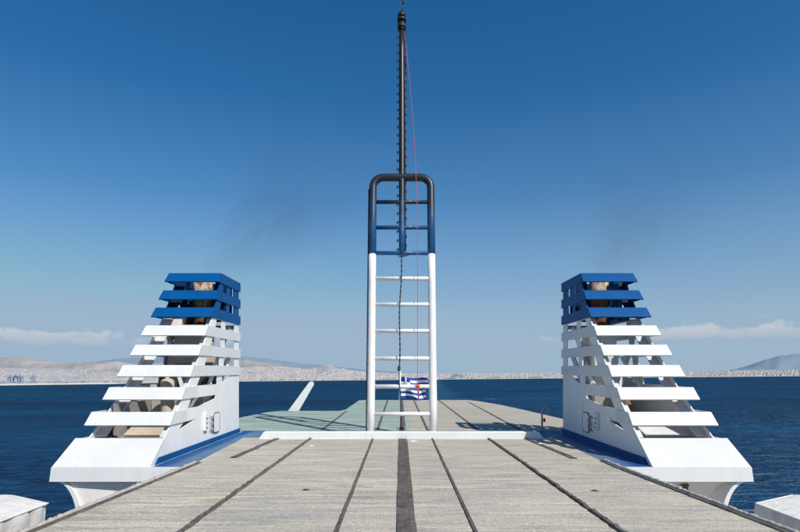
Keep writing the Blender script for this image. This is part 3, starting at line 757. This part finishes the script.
# shore face
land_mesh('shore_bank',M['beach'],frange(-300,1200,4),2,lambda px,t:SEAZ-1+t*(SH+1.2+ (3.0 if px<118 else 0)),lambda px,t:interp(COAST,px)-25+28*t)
SKY2=[(-300,352),(-100,355),(-20,357.5),(25,357.8),(38,359.2),(52,361.5),(62,363.6),(76,362.5),(88,361.6),(100,362.2),(118,361.4),(135,364),(160,363),(200,362),(225,359.5),(243,359.8),(256,361.5),(275,364),(290,367),(305,370.5),(340,375),(400,377),(1200,379)]
SKY3=[(-300,362),(40,366),(70,364.5),(95,362),(112,359.6),(128,358),(150,357.2),(180,355),(215,355),(245,356.5),(270,359),(300,363),(330,366),(360,369),(400,372),(460,374),(560,374),(640,373.5),(720,371.5),(738,368.5),(752,364),(766,359.5),(780,356),(795,354),(815,353),(860,357),(920,364),(1000,366),(1200,364)]
def ridge(name,mat,sky,d0,depth,amp,step,fr):
    def h(px,t):
        d=d0+depth*t; top=(hor(px)-interp(sky,px))/F*(d0+depth*.7)+SEAZ+20
        top+=amp*(noise.noise(Vector((px*fr,3.1,0)))+.5*noise.noise(Vector((px*fr*2.7,8,0))))
        s=min(1,t/.7); s=s*s*(3-2*s)
        e=amp*1.6*noise.noise(Vector((px*fr*.8,t*4,2)))*math.sin(math.pi*min(1,t/.7)) if t<.7 else 0
        return SEAZ-30+(top-SEAZ+30)*s+e
    return land_mesh(name,mat,frange(-300,1200,step),20,h,lambda px,t:d0+depth*t)
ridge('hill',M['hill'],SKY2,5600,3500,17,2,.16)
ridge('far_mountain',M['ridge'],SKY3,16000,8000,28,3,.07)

def bmat(name,col,win):
    m,nt,b=newmat(name)
    t=N(nt,'ShaderNodeTexCoord'); br=N(nt,'ShaderNodeTexBrick'); mp=N(nt,'ShaderNodeMapping')
    sx=N(nt,'ShaderNodeSeparateXYZ'); nt.links.new(t.outputs['Object'],sx.inputs[0])
    cb=N(nt,'ShaderNodeCombineXYZ'); nt.links.new(math_(nt,'ADD',sx.outputs[0],sx.outputs[1]),cb.inputs[0]); nt.links.new(sx.outputs[2],cb.inputs[1])
    nt.links.new(cb.outputs[0],br.inputs[0]); br.inputs['Scale'].default_value=.25; br.inputs['Mortar Size'].default_value=.13; br.offset=0
    br.inputs['Color1'].default_value=(*win,1); br.inputs['Color2'].default_value=(*[x*1.3 for x in win],1); br.inputs['Mortar'].default_value=(*col,1)
    oi=N(nt,'ShaderNodeObjectInfo')
    c=mixc(nt,.66,mixc(nt,.6,br.outputs[0],col),(.53,.50,.485))  # distance haze mixed into the wall and window colours
    c=mixc(nt,math_(nt,'MULTIPLY',oi.outputs['Random'],.22),c,(.34,.35,.38))
    nt.links.new(c,b.inputs['Base Color']); b.inputs['Roughness'].default_value=1; setspec(b,0); return m
BM=[bmat('pale_plaster',(.62,.58,.54),(.3,.32,.36)),bmat('cream_plaster',(.58,.50,.43),(.28,.28,.3)),bmat('pinkish_plaster',(.54,.44,.40),(.28,.26,.27)),bmat('white_plaster',(.74,.72,.70),(.36,.38,.42)),bmat('grey_concrete',(.30,.31,.34),(.22,.24,.28))]
def block(mb,x,y,z,w,d,h,rz):
    c,s=math.cos(rz),math.sin(rz); P=[]
    for zz in (z-6,z+h):
        for a,b in ((-w/2,-d/2),(w/2,-d/2),(w/2,d/2),(-w/2,d/2)): P.append((x+a*c-b*s,y+a*s+b*c,zz))
    mb.add(P,[(0,1,5,4),(1,2,6,5),(2,3,7,6),(3,0,4,7),(4,5,6,7)])
rnd=random.Random(5)
ZONES=[(-40,155,'pale low building in the port town on the left shore','buildings on the left shore',70,4,.55),
       (238,368,'pale apartment block in the city across the water left of the ladder','buildings left of the ladder',80,3,.5),
       (374,562,'pale waterfront block between the ladder and the right funnel','buildings between ladder and right funnel',80,2,.35),
       (680,840,'pale apartment block on the far right shore','buildings on the right shore',70,2,.4)]
def spot(p0,p1,tmax):
    while True:
        px=rnd.uniform(p0,p1); t=.01+(tmax-.01)*rnd.random()**1.35
        if 316<px<342 and t>.42: continue
        if p0>=0 and noise.noise(Vector((px*.07,t*9,1)))>.28: continue
        if p0<0 and rnd.random()<noise.noise(Vector((px*.08,t*5,4)))*1.5+.2: continue
        d=interp(COAST,px)+2200*t; x,y=seapoint(px,d); return px,t,x,y,landh(px,t)
for p0,p1,lab,grp,cnt,hs,tm in ZONES:
    for k in range(cnt):
        px,t,x,y,z=spot(p0,p1,tm*.6)
        left=p0<0
        w=rnd.uniform(13,30)*(.5 if left else 1); h=rnd.uniform(9,19)*(.45 if left else 1); d=rnd.uniform(12,20)
        if not left and rnd.random()<.10: h*=1.5
        mb=MB(); block(mb,0,0,0,w,d,h,rnd.uniform(-.22,.22)); 
        if rnd.random()<.6: block(mb,w*.1,0,h+6.02,w*.25,d*.3,rnd.uniform(2,4)-0,.1)
        o=mb.build('city_building',BM[rnd.choice((0,0,1,1,2,3,3,4))]); place(o,(x,y,z)); tag(o,lab,'building',grp)
# the rest of the town, as masses nobody could count
for mi,mt in enumerate(BM):
    mb=MB()
    for p0,p1,lab,grp,cnt,hs,tm in [(-120,160,0,0,330,0,.62),(160,374,0,0,900,0,.78),(374,690,0,0,900,0,.75),(680,900,0,0,620,0,.75)]:
        for k in range(int(cnt*(1.4,1.2,.8,.9,.7)[mi])):
            px,t,x,y,z=spot(p0,p1,tm); left=px<160
            block(mb,x,y,z,rnd.uniform(10,26)*(.5 if left else 1),rnd.uniform(8,16),rnd.uniform(6,15)*(.45 if left else 1),rnd.uniform(-.22,.22))
    o=mb.build('city',mt,merge=False); place(o); o['kind']='stuff'; o['label']='dense pale city spread along the far shore'; o['category']='city'
# dark green trees and scrub along the shore
M['scrub']=hazy('shore_trees',[(.3,(.10,.12,.09)),(.7,(.18,.19,.15))],.05,HAZE,.45)
mb=MB()
for k in range(1300):
    r=rnd.random()
    px,t = (rnd.uniform(-60,118),rnd.uniform(.012,.14)) if r<.4 else (rnd.uniform(238,562),rnd.random()**2*.5+.003) if r<.85 else (rnd.uniform(690,830),rnd.uniform(.003,.2))
    d=interp(COAST,px)+2200*t; x,y=seapoint(px,d); mb.sphere((x,y,landh(px,t)+3),rnd.uniform(4,9),6,(1.6,1,.9))
o=mb.build('shore_trees',M['scrub'],merge=False); place(o); o['kind']='stuff'; o['label']='dark green trees scattered along the shore'; o['category']='trees'
# port cranes on the left shore
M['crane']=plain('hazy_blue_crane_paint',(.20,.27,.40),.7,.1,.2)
def crane():
    root=bpy.data.objects.new('gantry_crane',None); COL.objects.link(root)
    mb=MB()
    for x in (-8,8):
        for y in (-6,6): mb.box((x-1.4,y-1.4,0),(x+1.4,y+1.4,32))
    mb.build('portal_leg',M['crane'],root)
    MB().box((-10,-8,30.2),(10,8,35)).build('machine_house',M['crane'],root)
    MB().tube([(0,0,35),(0,-3,58)],1.6,6).build('apex_mast',M['crane'],root)
    MB().plate([(-2,-26,40),(2,-26,40),(2,24,35.1),(-2,24,35.1)],(0,0,3)).build('boom',M['crane'],root)
    return root
c0=crane()
for k,(px,lab) in enumerate([(10.5,'blue port crane, leftmost of those on the left shore'),(15.5,'blue port crane, second from the left on the left shore'),(20.5,'blue port crane, third from the left on the left shore'),(33,'blue port crane standing apart right of the others on the left shore')]):
    o=c0 if k==0 else copy_tree(c0)
    d=interp(COAST,px)+150; x,y=seapoint(px,d); o.matrix_world=HEEL@Matrix.Translation((x,y,landh(px,.07)))@Matrix.Rotation(rnd.uniform(-.4,.4),4,'Z')
    tag(o,lab,'crane','port cranes on the left shore')
# ships and a terminal at the far waterfront
def ferry(px,length,label,dz=0):
    d=interp(COAST,px)-120; x,y=seapoint(px,d)
    root=bpy.data.objects.new('distant_ship',None); COL.objects.link(root)
    l=length/2
    MB().plate([(-l,-8,-2),(l,-8,-2),(l*1.06,-8,7),(-l*1.02,-8,7)],(0,16,0)).build('ship_body',BM[3],root)
    MB().box((-l*.8,-7,7.05),(l*.7,7,14)).build('superstructure',BM[3],root)
    MB().plate([(-l*.5,-4,14.05),(-l*.3,-4,14.05),(-l*.32,-4,20),(-l*.46,-4,20)],(0,8,0)).build('smokestack',M['crane'],root)
    root.matrix_world=HEEL@Matrix.Translation((x,y,SEAZ)); tag(root,label,'ship','white ships moored at the far shore')
ferry(480,110,'white ship moored at the far shore just right of the ladder')
ferry(545,80,'white ship moored at the far shore next to the right funnel')
ferry(346,70,'small white ship at the far shore just left of the ladder')
px=457; d=interp(COAST,px)+60; x,y=seapoint(px,d)
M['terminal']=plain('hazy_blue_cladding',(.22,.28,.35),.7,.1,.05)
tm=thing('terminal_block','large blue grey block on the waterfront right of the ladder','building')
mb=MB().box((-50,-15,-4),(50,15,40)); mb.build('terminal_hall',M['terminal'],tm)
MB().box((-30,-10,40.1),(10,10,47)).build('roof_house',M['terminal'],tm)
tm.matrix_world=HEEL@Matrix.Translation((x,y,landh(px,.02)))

# ------------------------------------------------------------------ smoke
def smoke(a,b,label,dens):
    a=Vector(a); b=Vector(b); d=b-a; L=d.length
    mb=MB(); mb.tube([(0,0,L*k/12) for k in range(13)],[.3+.29*k for k in range(13)],16)
    m=bpy.data.materials.new('thin_smoke'); m.use_nodes=True; nt=m.node_tree; nt.nodes.clear()
    out=N(nt,'ShaderNodeOutputMaterial'); vol=N(nt,'ShaderNodeVolumePrincipled')
    vol.inputs['Color'].default_value=(.12,.11,.10,1); vol.inputs['Anisotropy'].default_value=.2
    v=coords(nt); sx=N(nt,'ShaderNodeSeparateXYZ'); nt.links.new(v,sx.inputs[0])
    z=math_(nt,'DIVIDE',sx.outputs[2],L)
    r=math_(nt,'SQRT',math_(nt,'ADD',math_(nt,'MULTIPLY',sx.outputs[0],sx.outputs[0]),math_(nt,'MULTIPLY',sx.outputs[1],sx.outputs[1])))
    rr=math_(nt,'DIVIDE',r,math_(nt,'ADD',.3,math_(nt,'MULTIPLY',z,3.48)))
    rad=math_(nt,'SUBTRACT',1.0,rr,clamp=True)
    n=noisef(nt,coords(nt,scale=(1.3,1.3,.4)),1.1,5,.65,.9)
    den=math_(nt,'MULTIPLY',math_(nt,'MULTIPLY',rad,ramp(nt,n,[(.34,0),(.66,1)])),math_(nt,'MULTIPLY',math_(nt,'SUBTRACT',1.0,z,clamp=True),dens))
    nt.links.new(den,vol.inputs['Density']); nt.links.new(vol.outputs[0],out.inputs['Volume'])
    o=mb.build('smoke_plume',m); o.location=a; o.rotation_euler=d.to_track_quat('Z','Y').to_euler()
    tag(o,label,'smoke','thin smoke from the funnels')
smoke((-5.9,16.7,4.85),(-2.6,22,9.8),'thin dark smoke drifting up from the left funnel',.27)
smoke((5.96,16.7,4.85),(10.6,22,9.3),'thin dark smoke drifting up from the right funnel',.15)

# ------------------------------------------------------------------ light, sky, camera
S=Vector((.65,-.70,1.0)).normalized()
el=math.asin(S.z); az=math.atan2(S.x,S.y)
sun=bpy.data.lights.new('sun','SUN'); sun.energy=4.9; sun.angle=R(.53); sun.color=(1,.95,.88)
so=bpy.data.objects.new('sun',sun); COL.objects.link(so); so.rotation_euler=(-S).to_track_quat('-Z','Y').to_euler(); so.location=(20,-20,40)
w=bpy.data.worlds.new('World'); sc.world=w; w.use_nodes=True; nt=w.node_tree
bg=nt.nodes['Background']
sky=N(nt,'ShaderNodeTexSky',sky_type='NISHITA'); sky.sun_disc=False; sky.sun_elevation=el; sky.sun_rotation=az
sky.altitude=20; sky.air_density=1.0; sky.dust_density=.35; sky.ozone_density=1.6
tc=N(nt,'ShaderNodeTexCoord'); sx=N(nt,'ShaderNodeSeparateXYZ'); nt.links.new(tc.outputs['Generated'],sx.inputs[0])
X,Y,Z=sx.outputs
Zh=math_(nt,'SUBTRACT',Z,math_(nt,'MULTIPLY',X,.0085)); Zh=math_(nt,'ADD',Zh,math_(nt,'MULTIPLY',Y,.01336))
tint=ramp(nt,Zh,[(0.0,(.66,.70,.80)),(.06,(.63,.72,.86)),(.2,(.39,.735,.97)),(.35,(.25,.705,1.0)),(.6,(.15,.645,1.02)),(1,(.3,.55,.85))])
c=mixc(nt,1.0,sky.outputs[0],tint,'MULTIPLY'); c=mixc(nt,1.0,c,(3.2,4.3,5.8),'DARKEN')
c=mixc(nt,ramp(nt,Zh,[(0.0,.95),(.06,.85),(.14,.48),(.30,.10),(.45,0)]),c,(3.15,4.42,5.75))
azm=math_(nt,'DIVIDE',X,math_(nt,'MAXIMUM',Y,.05))
cb=N(nt,'ShaderNodeCombineXYZ'); nt.links.new(azm,cb.inputs[0]); nt.links.new(math_(nt,'MULTIPLY',Zh,2.6),cb.inputs[1])
n1=noisef(nt,cb.outputs[0],13.0,8,.60,.25); n0=noisef(nt,cb.outputs[0],3.1,2,.5)
azn=math_(nt,'ADD',math_(nt,'MULTIPLY',azm,.5),.5)
cov=ramp(nt,azn,[(.0,.58),(.10,.60),(.24,.56),(.29,.38),(.36,.36),(.44,.30),(.60,.36),(.64,.42),(.70,.46),(.745,.56),(.84,.62),(1,.64)])
prof=ramp(nt,Zh,[(.044,0),(.056,.55),(.062,.64),(.072,.58),(.092,.25),(.12,0)])
den=math_(nt,'ADD',math_(nt,'ADD',math_(nt,'MULTIPLY',n1,1.1),math_(nt,'MULTIPLY',n0,.35)),math_(nt,'ADD',cov,prof))
cl=ramp(nt,math_(nt,'SUBTRACT',den,1.15),[(.62,0),(.76,1)])
low=ramp(nt,Zh,[(.035,0),(.06,1),(.12,1),(.16,0)])
cl=math_(nt,'MULTIPLY',cl,low)
ccol=ramp(nt,Zh,[(.045,(.38,.46,.54)),(.060,(.46,.50,.56)),(.080,(.68,.68,.70))])
cc=mixc(nt,1.0,ccol,(10,10,10),'MULTIPLY')
c=mixc(nt,math_(nt,'MULTIPLY',cl,.62),c,cc)
nt.links.new(c,bg.inputs[0]); bg.inputs[1].default_value=.105

cam=bpy.data.cameras.new('camera'); co=bpy.data.objects.new('camera',cam); COL.objects.link(co)
co.location=(0,0,CAMZ); co.rotation_euler=(R(90),0,0)
cam.sensor_width=36; cam.lens=F/800*36; cam.shift_x=0; cam.shift_y=(370-266)/800; cam.clip_start=.1; cam.clip_end=200000
sc.camera=co
sc.view_settings.view_transform='Standard'; sc.view_settings.look='None'; sc.view_settings.exposure=0
sc.cycles.use_denoising=True
sc.cycles.volume_step_rate=2.0; sc.cycles.volume_max_steps=64
